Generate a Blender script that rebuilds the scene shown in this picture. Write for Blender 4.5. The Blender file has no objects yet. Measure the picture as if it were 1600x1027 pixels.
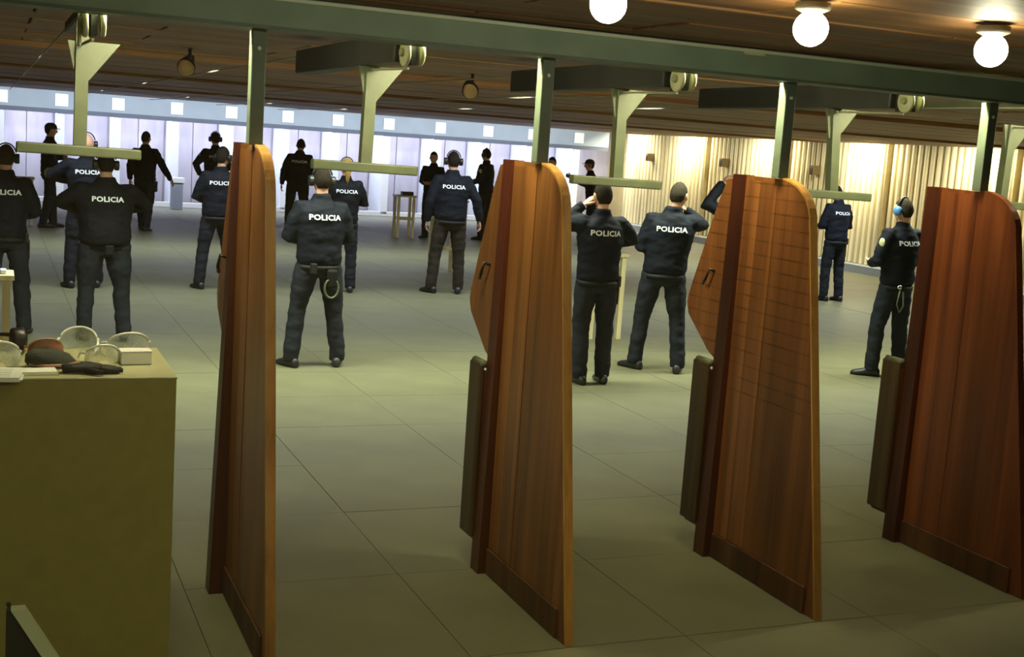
import bpy, bmesh, math, random
from mathutils import Vector, Matrix, noise
from mathutils.bvhtree import BVHTree
random.seed(7)
PI = math.pi
scene = bpy.context.scene
COL = scene.collection

def lin(c):
    c = c / 255.0
    return c / 12.92 if c <= 0.04045 else ((c + 0.055) / 1.055) ** 2.4
def rgb(r, g, b): return (lin(r), lin(g), lin(b), 1.0)

# ------------------------------------------------------------------ camera
cam = bpy.data.cameras.new('camera')
cam.sensor_width = 36.0
cam.lens = 43.628
cam.clip_start = 0.05
cam.clip_end = 200
cam_o = bpy.data.objects.new('camera', cam)
COL.objects.link(cam_o)
cam_o.matrix_world = Matrix(((0.92150, -0.0063, -0.3884, 0.0),
                             (-0.3825, 0.1603, -0.9100, 0.0),
                             (0.0680, 0.9871, 0.1453, 2.0),
                             (0, 0, 0, 1)))
scene.camera = cam_o
# ------------------------------------------------------------------ world, exposure
world = bpy.data.worlds.new('world')
scene.world = world
world.use_nodes = True
world.node_tree.nodes['Background'].inputs[0].default_value = rgb(150, 150, 120)
world.node_tree.nodes['Background'].inputs[1].default_value = 0.05
vs = scene.view_settings
vs.view_transform = 'Standard'
vs.look = 'None'
vs.exposure = 0.0
vs.gamma = 1.0
vs.use_curve_mapping = False

# ------------------------------------------------------------------ room lights
def area(name, loc, sx, sy, power, color, rot=(0, 0, 0), spread=180):
    l = bpy.data.lights.new(name, 'AREA')
    l.shape = 'RECTANGLE'; l.size = sx; l.size_y = sy
    l.energy = power; l.color = color[:3]; l.spread = math.radians(spread)
    o = bpy.data.objects.new(name, l)
    o.location = loc; o.rotation_euler = rot
    COL.objects.link(o)
    return o
SLOTS = [(9.9, 0.34), (14.6, 0.34), (20.4, 0.34)]      # recessed luminaires across the range
SLOT_POWER = [540, 330, 330]
for (sy, sw), pw in zip(SLOTS, SLOT_POWER):
    area('slot_light', (7.0, sy, 2.572), 15.0, 0.22, pw, rgb(245, 250, 230) if sy < 12 else rgb(232, 240, 252), (0, 0, 0), 130)
area('header_light', (7.0, 28.75, 2.62), 15.5, 0.2, 480, rgb(236, 240, 255), (math.radians(50), 0, 0))
area('lane_light', (7.5, 30.95, 2.30), 16.0, 0.25, 420, rgb(228, 230, 255), (math.radians(15), 0, 0))
COVE_Y = [29.6, 26.65, 23.3, 20.0, 16.7]
for cy in COVE_Y:
    area('cove_light', (15.45, cy, 2.56), 0.2, 1.0, 82, rgb(255, 244, 218), (0, math.radians(-22), 0))
# light of the room the photograph was taken from, behind the row of partitions
area('booth_light', (0.3, 0.6, 2.46), 3.0, 0.5, 52, rgb(255, 240, 190))

# ------------------------------------------------------------------ materials
def new_mat(name):
    m = bpy.data.materials.new(name); m.use_nodes = True
    nt = m.node_tree
    return m, nt, nt.nodes['Principled BSDF']
def mat(name, c, rough=0.6, var=0.12, scale=6.0, bump=0.0, bscale=60.0, metal=0.0, spec=0.5, stretch=(1, 1, 1)):
    m, nt, b = new_mat(name)
    b.inputs['Roughness'].default_value = rough
    b.inputs['Metallic'].default_value = metal
    b.inputs['Specular IOR Level'].default_value = spec
    tc = nt.nodes.new('ShaderNodeTexCoord')
    mp = nt.nodes.new('ShaderNodeMapping'); mp.inputs['Scale'].default_value = stretch
    nt.links.new(tc.outputs['Object'], mp.inputs['Vector'])
    n = nt.nodes.new('ShaderNodeTexNoise'); n.inputs['Scale'].default_value = scale; n.inputs['Detail'].default_value = 4
    nt.links.new(mp.outputs[0], n.inputs['Vector'])
    r = nt.nodes.new('ShaderNodeValToRGB')
    r.color_ramp.elements[0].position = 0.3; r.color_ramp.elements[1].position = 0.7
    r.color_ramp.elements[0].color = tuple(max(0, v * (1 - var)) for v in c[:3]) + (1,)
    r.color_ramp.elements[1].color = tuple(min(1, v * (1 + var)) for v in c[:3]) + (1,)
    nt.links.new(n.outputs['Fac'], r.inputs['Fac'])
    nt.links.new(r.outputs['Color'], b.inputs['Base Color'])
    if bump:
        n2 = nt.nodes.new('ShaderNodeTexNoise'); n2.inputs['Scale'].default_value = bscale; n2.inputs['Detail'].default_value = 3
        nt.links.new(mp.outputs[0], n2.inputs['Vector'])
        bp = nt.nodes.new('ShaderNodeBump'); bp.inputs['Strength'].default_value = bump; bp.inputs['Distance'].default_value = 0.01
        nt.links.new(n2.outputs['Fac'], bp.inputs['Height'])
        nt.links.new(bp.outputs[0], b.inputs['Normal'])
    return m
def wood(name, dark, mid, light, axis='Z', scale=1.0, rough=0.4, reflected_lines=False):
    """long grain along the axis, with darker streaks"""
    m, nt, b = new_mat(name)
    tc = nt.nodes.new('ShaderNodeTexCoord')
    oi = nt.nodes.new('ShaderNodeObjectInfo')
    add = nt.nodes.new('ShaderNodeVectorMath'); add.operation = 'ADD'
    sc = nt.nodes.new('ShaderNodeVectorMath'); sc.operation = 'SCALE'; sc.inputs[0].default_value = (7.3, 3.1, 5.7)
    nt.links.new(oi.outputs['Random'], sc.inputs['Scale'])
    nt.links.new(tc.outputs['Object'], add.inputs[0]); nt.links.new(sc.outputs[0], add.inputs[1])
    mp = nt.nodes.new('ShaderNodeMapping')
    s = {'X': (0.5, 14, 14), 'Y': (14, 0.5, 14), 'Z': (14, 14, 0.5)}[axis]
    mp.inputs['Scale'].default_value = tuple(v * scale for v in s)
    nt.links.new(add.outputs[0], mp.inputs['Vector'])
    n = nt.nodes.new('ShaderNodeTexNoise'); n.inputs['Scale'].default_value = 1.0; n.inputs['Detail'].default_value = 6; n.inputs['Roughness'].default_value = 0.65
    n.inputs['Distortion'].default_value = 0.4
    nt.links.new(mp.outputs[0], n.inputs['Vector'])
    r = nt.nodes.new('ShaderNodeValToRGB')
    e = r.color_ramp.elements
    e[0].position = 0.28; e[0].color = dark
    e[1].position = 0.72; e[1].color = light
    k = e.new(0.5); k.color = mid
    nt.links.new(n.outputs['Fac'], r.inputs['Fac'])
    out = r.outputs['Color']
    mp2 = nt.nodes.new('ShaderNodeMapping'); s2 = {'X': (0.2, 2.2, 2.2), 'Y': (2.2, 0.2, 2.2), 'Z': (2.2, 2.2, 0.2)}[axis]
    mp2.inputs['Scale'].default_value = s2
    nt.links.new(add.outputs[0], mp2.inputs['Vector'])
    n3 = nt.nodes.new('ShaderNodeTexNoise'); n3.inputs['Scale'].default_value = 2.0; n3.inputs['Detail'].default_value = 2
    nt.links.new(mp2.outputs[0], n3.inputs['Vector'])
    hs = nt.nodes.new('ShaderNodeHueSaturation')
    mr = nt.nodes.new('ShaderNodeMapRange'); mr.inputs[1].default_value = 0.3; mr.inputs[2].default_value = 0.7; mr.inputs[3].default_value = 0.7; mr.inputs[4].default_value = 1.3
    nt.links.new(n3.outputs['Fac'], mr.inputs[0]); nt.links.new(mr.outputs[0], hs.inputs['Value'])
    nt.links.new(out, hs.inputs['Color'])
    out = hs.outputs['Color']
    if reflected_lines:                      # window reflection painted as evenly spaced horizontal lines, upper part of one partition
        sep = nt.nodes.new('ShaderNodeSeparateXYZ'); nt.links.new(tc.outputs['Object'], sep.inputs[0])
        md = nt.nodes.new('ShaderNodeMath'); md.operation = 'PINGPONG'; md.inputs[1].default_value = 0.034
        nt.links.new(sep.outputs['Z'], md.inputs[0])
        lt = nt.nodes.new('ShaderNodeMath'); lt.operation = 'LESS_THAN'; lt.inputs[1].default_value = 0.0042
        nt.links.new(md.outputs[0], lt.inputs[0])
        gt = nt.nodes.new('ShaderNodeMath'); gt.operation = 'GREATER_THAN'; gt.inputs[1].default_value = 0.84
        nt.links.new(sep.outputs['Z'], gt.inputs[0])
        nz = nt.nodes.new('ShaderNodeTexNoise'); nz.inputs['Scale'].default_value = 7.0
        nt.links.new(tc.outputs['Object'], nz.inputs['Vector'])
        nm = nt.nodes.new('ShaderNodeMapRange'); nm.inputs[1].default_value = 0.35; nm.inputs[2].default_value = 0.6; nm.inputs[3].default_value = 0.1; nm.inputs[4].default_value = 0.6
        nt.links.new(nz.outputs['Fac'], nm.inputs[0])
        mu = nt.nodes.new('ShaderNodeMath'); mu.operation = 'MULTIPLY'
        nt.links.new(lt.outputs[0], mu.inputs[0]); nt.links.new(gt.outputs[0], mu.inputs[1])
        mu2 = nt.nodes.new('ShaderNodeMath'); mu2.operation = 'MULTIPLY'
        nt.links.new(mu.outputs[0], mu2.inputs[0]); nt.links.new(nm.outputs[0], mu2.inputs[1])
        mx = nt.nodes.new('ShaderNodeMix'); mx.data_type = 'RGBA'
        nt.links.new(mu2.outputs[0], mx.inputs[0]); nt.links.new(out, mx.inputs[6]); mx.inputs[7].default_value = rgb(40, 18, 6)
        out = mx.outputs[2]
    nt.links.new(out, b.inputs['Base Color'])
    b.inputs['Roughness'].default_value = rough
    bp = nt.nodes.new('ShaderNodeBump'); bp.inputs['Strength'].default_value = 0.15; bp.inputs['Distance'].default_value = 0.004
    nt.links.new(n.outputs['Fac'], bp.inputs['Height']); nt.links.new(bp.outputs[0], b.inputs['Normal'])
    return m
def emit(name, c, strength):
    m, nt, b = new_mat(name)
    b.inputs['Base Color'].default_value = c
    b.inputs['Emission Color'].default_value = c
    b.inputs['Emission Strength'].default_value = strength
    return m
def clear(name, tint, refl=0.25):
    """thin clear plastic: mostly see-through, glossy at a slant"""
    m = bpy.data.materials.new(name); m.use_nodes = True
    nt = m.node_tree; nt.nodes.clear()
    o = nt.nodes.new('ShaderNodeOutputMaterial')
    t = nt.nodes.new('ShaderNodeBsdfTransparent'); t.inputs[0].default_value = tint
    g = nt.nodes.new('ShaderNodeBsdfPrincipled'); g.inputs['Base Color'].default_value = rgb(225, 235, 225); g.inputs['Roughness'].default_value = 0.12
    lw = nt.nodes.new('ShaderNodeLayerWeight'); lw.inputs['Blend'].default_value = refl
    ns = nt.nodes.new('ShaderNodeTexNoise'); ns.inputs['Scale'].default_value = 30
    ad = nt.nodes.new('ShaderNodeMath'); ad.operation = 'MULTIPLY_ADD'; ad.inputs[1].default_value = 0.7
    nt.links.new(ns.outputs['Fac'], ad.inputs[0]); nt.links.new(lw.outputs['Facing'], ad.inputs[2])
    mx = nt.nodes.new('ShaderNodeMixShader')
    nt.links.new(ad.outputs[0], mx.inputs[0]); nt.links.new(t.outputs[0], mx.inputs[1]); nt.links.new(g.outputs[0], mx.inputs[2])
    nt.links.new(mx.outputs[0], o.inputs[0])
    return m

M = {}
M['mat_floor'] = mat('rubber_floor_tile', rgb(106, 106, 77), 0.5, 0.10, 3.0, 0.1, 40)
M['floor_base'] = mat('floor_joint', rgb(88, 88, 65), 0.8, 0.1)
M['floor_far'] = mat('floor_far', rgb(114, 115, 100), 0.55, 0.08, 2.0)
M['ceil_wood'] = wood('ceiling_wood', rgb(86, 54, 25), rgb(130, 90, 46), rgb(154, 114, 64), 'X', 0.6, 0.6)
M['ceil_back'] = mat('ceiling_joint', rgb(34, 26, 16), 0.9, 0.1)
M['part_wood'] = wood('partition_wood', rgb(86, 51, 23), rgb(128, 83, 39), rgb(152, 104, 53), 'Z', 1.0, 0.34)
M['part_wood_reflect'] = wood('partition_wood_reflect', rgb(84, 48, 22), rgb(124, 76, 37), rgb(146, 95, 49), 'Z', 1.0, 0.34, True)  # its horizontal lines are a painted window reflection
M['part_wood_red'] = wood('partition_wood_red', rgb(74, 35, 17), rgb(112, 58, 29), rgb(132, 75, 38), 'Z', 1.0, 0.34)
M['part_edge'] = wood('partition_edge_wood', rgb(150, 102, 46), rgb(190, 140, 70), rgb(206, 160, 88), 'Z', 1.0, 0.45)
M['dark_wood'] = wood('dark_stained_wood', rgb(40, 16, 8), rgb(72, 30, 13), rgb(92, 42, 18), 'Z', 1.0, 0.4)
M['kick'] = wood('scuffed_kick_wood', rgb(50, 30, 14), rgb(84, 52, 26), rgb(104, 70, 36), 'Z', 0.8, 0.6)
M['flap'] = wood('shelf_flap_wood', rgb(44, 32, 16), rgb(70, 52, 28), rgb(98, 78, 44), 'Z', 1.0, 0.45)
M['steel'] = mat('green_grey_steel', rgb(96, 110, 92), 0.5, 0.14, 9.0)
M['beam'] = mat('painted_beam_steel', rgb(134, 156, 132), 0.5, 0.12, 5.0)
M['beam_lip'] = mat('beam_lip_steel', rgb(214, 224, 196), 0.4, 0.06)
M['carrier'] = mat('olive_painted_metal', rgb(84, 91, 67), 0.55, 0.12, 12.0)
M['carrier_dark'] = mat('dark_rail_box', rgb(44, 46, 42), 0.55, 0.2, 8.0)
M['pulley'] = mat('pale_nylon', rgb(196, 200, 156), 0.45, 0.05)
M['pulley_hub'] = mat('dull_hub', rgb(150, 156, 118), 0.5, 0.08)
M['cable'] = mat('wire_rope', rgb(150, 146, 120), 0.5, 0.1)
M['header'] = mat('blue_grey_header', rgb(150, 162, 172), 0.7, 0.06, 3.0)
M['lane_panel'] = mat('lavender_panel', rgb(170, 165, 174), 0.8, 0.12, 1.6, stretch=(3, 1, 0.6))
M['fin'] = mat('white_fin', rgb(232, 236, 244), 0.7, 0.03)
M['header_shade'] = mat('slate_trim', rgb(92, 100, 114), 0.7, 0.06)
M['sign'] = mat('white_sign', rgb(246, 246, 246), 0.6, 0.01)
M['curb'] = mat('white_curb', rgb(226, 228, 232), 0.7, 0.04)
M['slat'] = wood('pale_slat_wood', rgb(208, 194, 152), rgb(224, 212, 172), rgb(236, 226, 190), 'Z', 0.6, 0.6)
M['slat_back'] = mat('slat_backing', rgb(186, 168, 118), 0.8, 0.1)
M['rwall_base'] = mat('grey_kerb', rgb(150, 156, 156), 0.7, 0.06)
M['wall_plain'] = mat('plain_wall', rgb(120, 108, 84), 0.8, 0.1)
M['olive'] = mat('olive_laminate', rgb(156, 150, 80), 0.55, 0.06, 18.0)
M['olive_top'] = mat('olive_laminate_top', rgb(186, 186, 142), 0.35, 0.05, 8.0)
M['navy'] = mat('navy_jacket_cloth', rgb(18, 23, 31), 0.75, 0.22, 7.0, 0.35, 26, spec=0.15)
M['navy2'] = mat('black_jacket_cloth', rgb(18, 21, 24), 0.75, 0.22, 7.0, 0.35, 26, spec=0.15)
M['trouser'] = mat('dark_slate_trouser_cloth', rgb(31, 35, 40), 0.8, 0.2, 8.0, 0.4, 22, spec=0.15)
M['trouser2'] = mat('dark_brown_grey_trouser_cloth', rgb(44, 40, 33), 0.8, 0.2, 8.0, 0.4, 22, spec=0.15)
M['boot'] = mat('black_leather', rgb(26, 27, 26), 0.45, 0.15)
M['leather'] = mat('black_belt_leather', rgb(22, 23, 22), 0.6, 0.15, spec=0.2)
M['skin'] = mat('skin', rgb(206, 158, 126), 0.55, 0.06, 12.0)
M['eye'] = mat('eye', rgb(40, 32, 28), 0.2, 0.05)
M['hair'] = mat('dark_brown_hair', rgb(38, 32, 26), 0.9, 0.3, 60.0, 0.5, 120, spec=0.1)
M['hair_grey'] = mat('grey_brown_hair', rgb(52, 47, 36), 0.9, 0.3, 60.0, 0.5, 120, spec=0.1)
M['blond'] = mat('blond_hair', rgb(176, 140, 72), 0.85, 0.3, 40.0, 0.5, 90, spec=0.1)
M['muff'] = mat('dark_ear_muff_plastic', rgb(32, 34, 33), 0.4, 0.12)
M['muff_blue'] = mat('blue_ear_muff_plastic', rgb(84, 136, 190), 0.35, 0.08)
M['muff_red'] = mat('red_ear_muff_plastic', rgb(160, 60, 62), 0.4, 0.08)
M['cap'] = mat('navy_cap_cloth', rgb(34, 32, 44), 0.8, 0.15)
M['letter'] = mat('white_reflective_print', rgb(240, 245, 244), 0.5, 0.02)
M['badge'] = mat('pale_badge_cloth', rgb(196, 196, 150), 0.7, 0.1)
M['cuff_metal'] = mat('bright_metal', rgb(220, 220, 210), 0.25, 0.03, metal=0.8)
M['cream'] = wood('cream_stand_wood', rgb(206, 190, 132), rgb(226, 212, 160), rgb(236, 224, 178), 'Z', 0.8, 0.5)
M['blue'] = mat('blue_plastic', rgb(40, 56, 130), 0.4, 0.08)
M['black_plastic'] = mat('black_plastic', rgb(28, 29, 30), 0.4, 0.1)
M['paper'] = mat('white_paper', rgb(236, 240, 226), 0.8, 0.02)
M['paper_line'] = mat('printed_rows', rgb(176, 182, 172), 0.8, 0.05)
M['white_box'] = mat('white_card', rgb(244, 246, 238), 0.6, 0.02)
M['glove'] = mat('black_glove_cloth', rgb(30, 33, 31), 0.7, 0.2, 20, 0.3, 80)
M['glove_olive'] = mat('dark_olive_cap_cloth', rgb(50, 58, 46), 0.8, 0.2, 20, 0.3, 80)
M['clear'] = clear('clear_plastic_lens', (0.93, 0.95, 0.92, 1), 0.35)
M['clear_frame'] = mat('milky_clear_plastic', rgb(238, 244, 234), 0.25, 0.04)
M['amber'] = mat('amber_brown_plastic', rgb(150, 104, 80), 0.3, 0.1)
M['pink_brown'] = mat('pink_brown_strap', rgb(176, 138, 112), 0.6, 0.1)
M['lamp_glow'] = emit('lamp_glow', rgb(255, 246, 210), 60.0)
M['fill_tube_glow'] = emit('fill_tube_glow', rgb(255, 242, 200), 560.0)  # glow of the added tubes hidden behind the beam
M['lamp_metal'] = mat('lamp_metal', rgb(120, 116, 100), 0.4, 0.1)
M['spot_face'] = mat('frosted_spot_glass', rgb(180, 150, 104), 0.4, 0.06)
M['ladder_pale'] = mat('pale_green_rail', rgb(204, 218, 178), 0.45, 0.06)
M['label_plate'] = mat('pale_plate', rgb(206, 206, 160), 0.5, 0.04)
M['wall_box'] = mat('brown_wall_box', rgb(110, 92, 54), 0.6, 0.1)
M['pedestal'] = mat('blue_grey_pedestal', rgb(140, 148, 166), 0.6, 0.05)

# ------------------------------------------------------------------ helpers
def finish(o, m, parent):
    if m is not None and not o.data.materials:
        o.data.materials.append(M[m] if isinstance(m, str) else m)
    COL.objects.link(o)
    if parent is not None: o.parent = parent
    return o
def obj(name, bm, m, parent=None, smooth=False, loc=None, rot=None):
    me = bpy.data.meshes.new(name)
    bmesh.ops.recalc_face_normals(bm, faces=bm.faces)
    bm.to_mesh(me); bm.free()
    if smooth:
        for p in me.polygons: p.use_smooth = True
    o = bpy.data.objects.new(name, me)
    if loc: o.location = loc
    if rot: o.rotation_euler = rot
    return finish(o, m, parent)
def inst(name, me, parent, loc, rot=(0, 0, 0), scale=(1, 1, 1)):
    o = bpy.data.objects.new(name, me)
    o.location = loc; o.rotation_euler = rot; o.scale = scale
    COL.objects.link(o)
    if parent is not None: o.parent = parent
    return o
def thing(name, label, cat, loc=(0, 0, 0), rz=0, group=None, rot=None):
    o = bpy.data.objects.new(name, None); COL.objects.link(o)
    o.empty_display_size = 0.1
    o.location = loc; o.rotation_euler = rot if rot else (0, 0, rz)
    o['label'] = label; o['category'] = cat
    if group: o['group'] = group
    return o
def tag(o, label, cat, group=None):
    o['label'] = label; o['category'] = cat
    if group: o['group'] = group
    return o
def struct(o, label=None, cat=None):
    o['kind'] = 'structure'
    if label: o['label'] = label
    if cat: o['category'] = cat
    return o
def box(x0, x1, y0, y1, z0, z1, bev=0.0, bm=None):
    own = bm is None
    b = bmesh.new()
    vs_ = [b.verts.new(p) for p in ((x0, y0, z0), (x1, y0, z0), (x1, y1, z0), (x0, y1, z0), (x0, y0, z1), (x1, y0, z1), (x1, y1, z1), (x0, y1, z1))]
    for f in ((0, 3, 2, 1), (4, 5, 6, 7), (0, 1, 5, 4), (1, 2, 6, 5), (2, 3, 7, 6), (3, 0, 4, 7)):
        b.faces.new([vs_[i] for i in f])
    if bev: bmesh.ops.bevel(b, geom=b.edges[:], offset=bev, segments=2, affect='EDGES', profile=0.5)
    if own: return b
    tmp = bpy.data.meshes.new('t'); b.to_mesh(tmp); b.free(); bm.from_mesh(tmp); bpy.data.meshes.remove(tmp)
    return bm
def ring_faces(bm, r0, r1):
    n = len(r0)
    for i in range(n):
        bm.faces.new((r0[i], r0[(i + 1) % n], r1[(i + 1) % n], r1[i]))
def loft(bm, rings, cap=True):
    vr = [[bm.verts.new(p) for p in r] for r in rings]
    for a, b in zip(vr[:-1], vr[1:]): ring_faces(bm, a, b)
    if cap:
        for r, rev in ((vr[0], True), (vr[-1], False)):
            c = bm.verts.new(sum((v.co for v in r), Vector()) / len(r))
            n = len(r)
            for i in range(n):
                a, b = r[i], r[(i + 1) % n]
                bm.faces.new((b, a, c) if rev else (a, b, c))
def ell(c, rx, ry, n=16):
    return [Vector((c[0] + rx * math.cos(2 * PI * i / n), c[1] + ry * math.sin(2 * PI * i / n), c[2])) for i in range(n)]
def tube(bm, pts, radii, n=10, flat=None, caps=True):
    """round tube through points; flat = (axis vector, factor) squashes the section along one axis"""
    pts = [Vector(p) for p in pts]
    rings = []
    prev = None
    for i, p in enumerate(pts):
        if i == 0: d = pts[1] - pts[0]
        elif i == len(pts) - 1: d = pts[-1] - pts[-2]
        else: d = (pts[i + 1] - pts[i]).normalized() + (pts[i] - pts[i - 1]).normalized()
        d.normalize()
        if prev is None:
            up = Vector((0, 0, 1)) if abs(d.z) < 0.9 else Vector((1, 0, 0))
            u = d.cross(up).normalized()
        else:
            u = (prev - d * prev.dot(d)).normalized()
        prev = u
        v = d.cross(u)
        r = radii[i] if isinstance(radii, (list, tuple)) else radii
        ring = []
        for k in range(n):
            a = 2 * PI * k / n
            q = u * math.cos(a) * r + v * math.sin(a) * r
            if flat: ax, fc = flat; q -= ax * q.dot(ax) * (1 - fc)
            ring.append(p + q)
        rings.append(ring)
    loft(bm, rings, caps)
def ball(bm, c, rx, ry=None, rz=None, n=12, m=8):
    ry = rx if ry is None else ry; rz = rx if rz is None else rz
    rings = []
    for j in range(1, m):
        t = PI * j / m
        rings.append([Vector((c[0] + rx * math.sin(t) * math.cos(2 * PI * i / n), c[1] + ry * math.sin(t) * math.sin(2 * PI * i / n), c[2] - rz * math.cos(t))) for i in range(n)])
    loft(bm, rings, False)
    bm.verts.ensure_lookup_table()
    base = len(bm.verts) - (m - 1) * n
    lo = bm.verts.new((c[0], c[1], c[2] - rz)); hi = bm.verts.new((c[0], c[1], c[2] + rz))
    bm.verts.ensure_lookup_table()
    for i in range(n):
        bm.faces.new((bm.verts[base + (i + 1) % n], bm.verts[base + i], lo))
        bm.faces.new((bm.verts[base + (m - 2) * n + i], bm.verts[base + (m - 2) * n + (i + 1) % n], hi))
def disc(bm, c, axis, r, h, n=24):
    axis = Vector(axis).normalized(); c = Vector(c)
    tube(bm, [c - axis * h / 2, c - axis * h / 2 * 0.6, c + axis * h / 2 * 0.6, c + axis * h / 2], [r * 0.93, r, r, r * 0.93], n)
def prism_x(bm, prof, x0, x1, bev=0.0):
    """profile of (y, z) points extruded along x"""
    a = [bm.verts.new((x0, y, z)) for y, z in prof]; b = [bm.verts.new((x1, y, z)) for y, z in prof]
    bm.faces.new(a); bm.faces.new(list(reversed(b)))
    ring_faces(bm, a, b)
    if bev:
        es = [e for e in bm.edges if abs(e.verts[0].co.x - e.verts[1].co.x) < 1e-6]
        bmesh.ops.bevel(bm, geom=es, offset=bev, segments=2, affect='EDGES', profile=0.5)
def prism_y(bm, prof, y0, y1):
    a = [bm.verts.new((x, y0, z)) for x, z in prof]; b = [bm.verts.new((x, y1, z)) for x, z in prof]
    bm.faces.new(a); bm.faces.new(list(reversed(b)))
    ring_faces(bm, a, b)

# ------------------------------------------------------------------ camera frustum test for laying pieces
CAMINV = cam_o.matrix_world.inverted()
def pix(p):
    c = CAMINV @ Vector(p)
    if c.z > -0.05: return None
    f = 43.628 / 36 * 1600
    return (800 + c.x / -c.z * f, 513.5 - c.y / -c.z * f)
def seen(ps, mx=60):
    q = [pix(p) for p in ps]; q = [p for p in q if p]
    if not q: return False
    return max(p[0] for p in q) > -mx and min(p[0] for p in q) < 1600 + mx and max(p[1] for p in q) > -mx and min(p[1] for p in q) < 1027 + mx

# ------------------------------------------------------------------ floor
floor = struct(obj('floor', box(-3, 17.5, -1.0, 33, -0.2, -0.008), 'floor_base'))
TP = 0.97
tile_me = {}
count = 0
far_rows = None
ys = 4.30 - 4 * TP
row = 0
tiles = []
while ys < 30.4:
    off = 0.79 - 3 * TP
    for k in range(22):
        x0 = off + k * TP
        if x0 > 16.0: break
        if seen([(x0, ys, 0), (x0 + TP, ys, 0), (x0, ys + TP, 0), (x0 + TP, ys + TP, 0)], 10) and ys > 2.0:
            tiles.append((x0, ys))
    ys += TP
tiles.sort(key=lambda t: math.hypot(t[0], t[1]))
bmt = box(0.0018, TP - 0.0018, 0.0018, TP - 0.0018, -0.0075, 0.0, 0.0)
tme = bpy.data.meshes.new('floor_tile'); bmt.to_mesh(tme); bmt.free(); tme.materials.append(M['mat_floor'])
for (x0, y0) in tiles[:300]:
    inst('floor_tile', tme, floor, (x0, y0, random.uniform(-0.0015, 0.0)))
bmr = bmesh.new()
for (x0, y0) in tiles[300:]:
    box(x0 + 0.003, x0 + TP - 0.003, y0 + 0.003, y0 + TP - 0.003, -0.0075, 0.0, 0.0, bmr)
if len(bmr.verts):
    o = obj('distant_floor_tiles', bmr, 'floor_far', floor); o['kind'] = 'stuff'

# ------------------------------------------------------------------ ceiling: planks near, boarded slabs beyond, gaps with recessed luminaires
ceiling = struct(obj('ceiling', box(-3, 17.5, -1.0, 33, 2.66, 2.72), 'ceil_back'))
PW = 0.46
def plank_mesh(L, w):
    b = box(0.004, L - 0.004, 0.004, w - 0.004, 0, 0.06, 0.006)
    me = bpy.data.meshes.new('ceiling_plank'); b.to_mesh(me); b.free(); me.materials.append(M['ceil_wood'])
    return me
PL = 1.55
pme = plank_mesh(PL, PW)
yy = 1.9; r = 0
while yy < 9.6:
    if yy + PW > 9.73: break
    off = -3 + (0.78 if r % 2 else 0.1)
    for k in range(14):
        x0 = off + k * PL
        if x0 > 15.2 - PL: break
        if seen([(x0, yy, 2.5), (x0 + PL, yy, 2.5), (x0, yy + PW, 2.5), (x0 + PL, yy + PW, 2.5)], 150):
            inst('ceiling_plank', pme, ceiling, (x0, yy, 2.5 + random.uniform(0, 0.012)))
    yy += PW; r += 1
y_end = yy
segs = []
prev = y_end
for sy, sw in SLOTS:
    segs.append((prev + 0.004, sy - sw / 2)); prev = sy + sw / 2
segs.append((prev, 28.4))
for sy, sw in SLOTS:                                            # strip that screens each recessed luminaire
    obj('light_baffle', box(-3, 15.25, sy - sw / 2 - 0.02, sy - sw / 2, 2.470, 2.62), 'ceil_wood', ceiling)
for a, b_ in segs:
    yb = a
    while yb < b_ - 0.05:
        ye = min(yb + 0.92, b_)
        if ye - yb > 0.1:
            struct_o = obj('ceiling_board', box(-3, 15.25, yb + 0.006, ye - 0.006, 2.5 + random.uniform(0, 0.01), 2.56), 'ceil_wood', ceiling)
        yb = ye

# ------------------------------------------------------------------ far wall with lane fins, header and signs
FY = 30.6
wall_far = struct(obj('wall_far', box(-3, 17.5, 31.9, 32.1, 0, 2.7), 'lane_panel'))
obj('header', box(-3, 15.55, FY, FY + 0.12, 2.13, 2.58), 'header', wall_far)
obj('header_trim', box(-3, 15.55, FY + 0.015, FY + 0.12, 2.03, 2.13), 'header_shade', wall_far)
obj('curb', box(-3, 15.9, FY + 0.02, FY + 0.25, 0, 0.11), 'curb', wall_far)
FINX = [0.20, 1.48, 2.72, 4.05, 5.33, 6.70, 7.96, 9.28, 10.66, 11.98, 13.26, 14.62]
fb = box(-0.06, 0.06, 0.2, 1.28, 0.0, 2.13)
fme = bpy.data.meshes.new('fin'); fb.to_mesh(fme); fb.free(); fme.materials.append(M['fin'])
pb = box(-0.09, 0.09, 0.02, 0.2, 0.05, 2.02, 0.01)
pme2 = bpy.data.meshes.new('fin_post'); pb.to_mesh(pme2); pb.free(); pme2.materials.append(M['fin'])
for fx in FINX:
    inst('fin', fme, wall_far, (fx, FY, 0))
    inst('fin_post', pme2, wall_far, (fx, FY, 0))
for i in range(len(FINX) - 1):                                  # back panels between the fins, a seam in each lane
    w = FINX[i + 1] - FINX[i]
    for a, b_ in ((0.08, 0.46), (0.46, 0.92)):
        obj('back_panel', box(FINX[i] + w * a + 0.01, FINX[i] + w * b_ - 0.01, 31.84 + 0.02 * random.random(), 31.9, 0.06, 2.4), 'lane_panel', wall_far)
ORD = ['first', 'second', 'third', 'fourth', 'fifth', 'sixth', 'seventh', 'eighth', 'ninth', 'tenth', 'eleventh', 'twelfth']
sb = box(-0.14, 0.14, -0.02, 0.0, -0.14, 0.14, 0.006)
sme = bpy.data.meshes.new('lane_sign'); sb.to_mesh(sme); sb.free(); sme.materials.append(M['sign'])
for i, fx in enumerate(FINX):
    s = inst('lane_sign', sme, None, (fx + 0.02, FY - 0.001, 2.335))
    tag(s, 'white square lane sign on the far header, %s from the left' % ORD[i], 'sign', 'lane signs on the far header')
ped = thing('pedestal', 'small blue-grey pedestal with a white top at the far wall', 'pedestal', (4.02, 29.9, 0))
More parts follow.
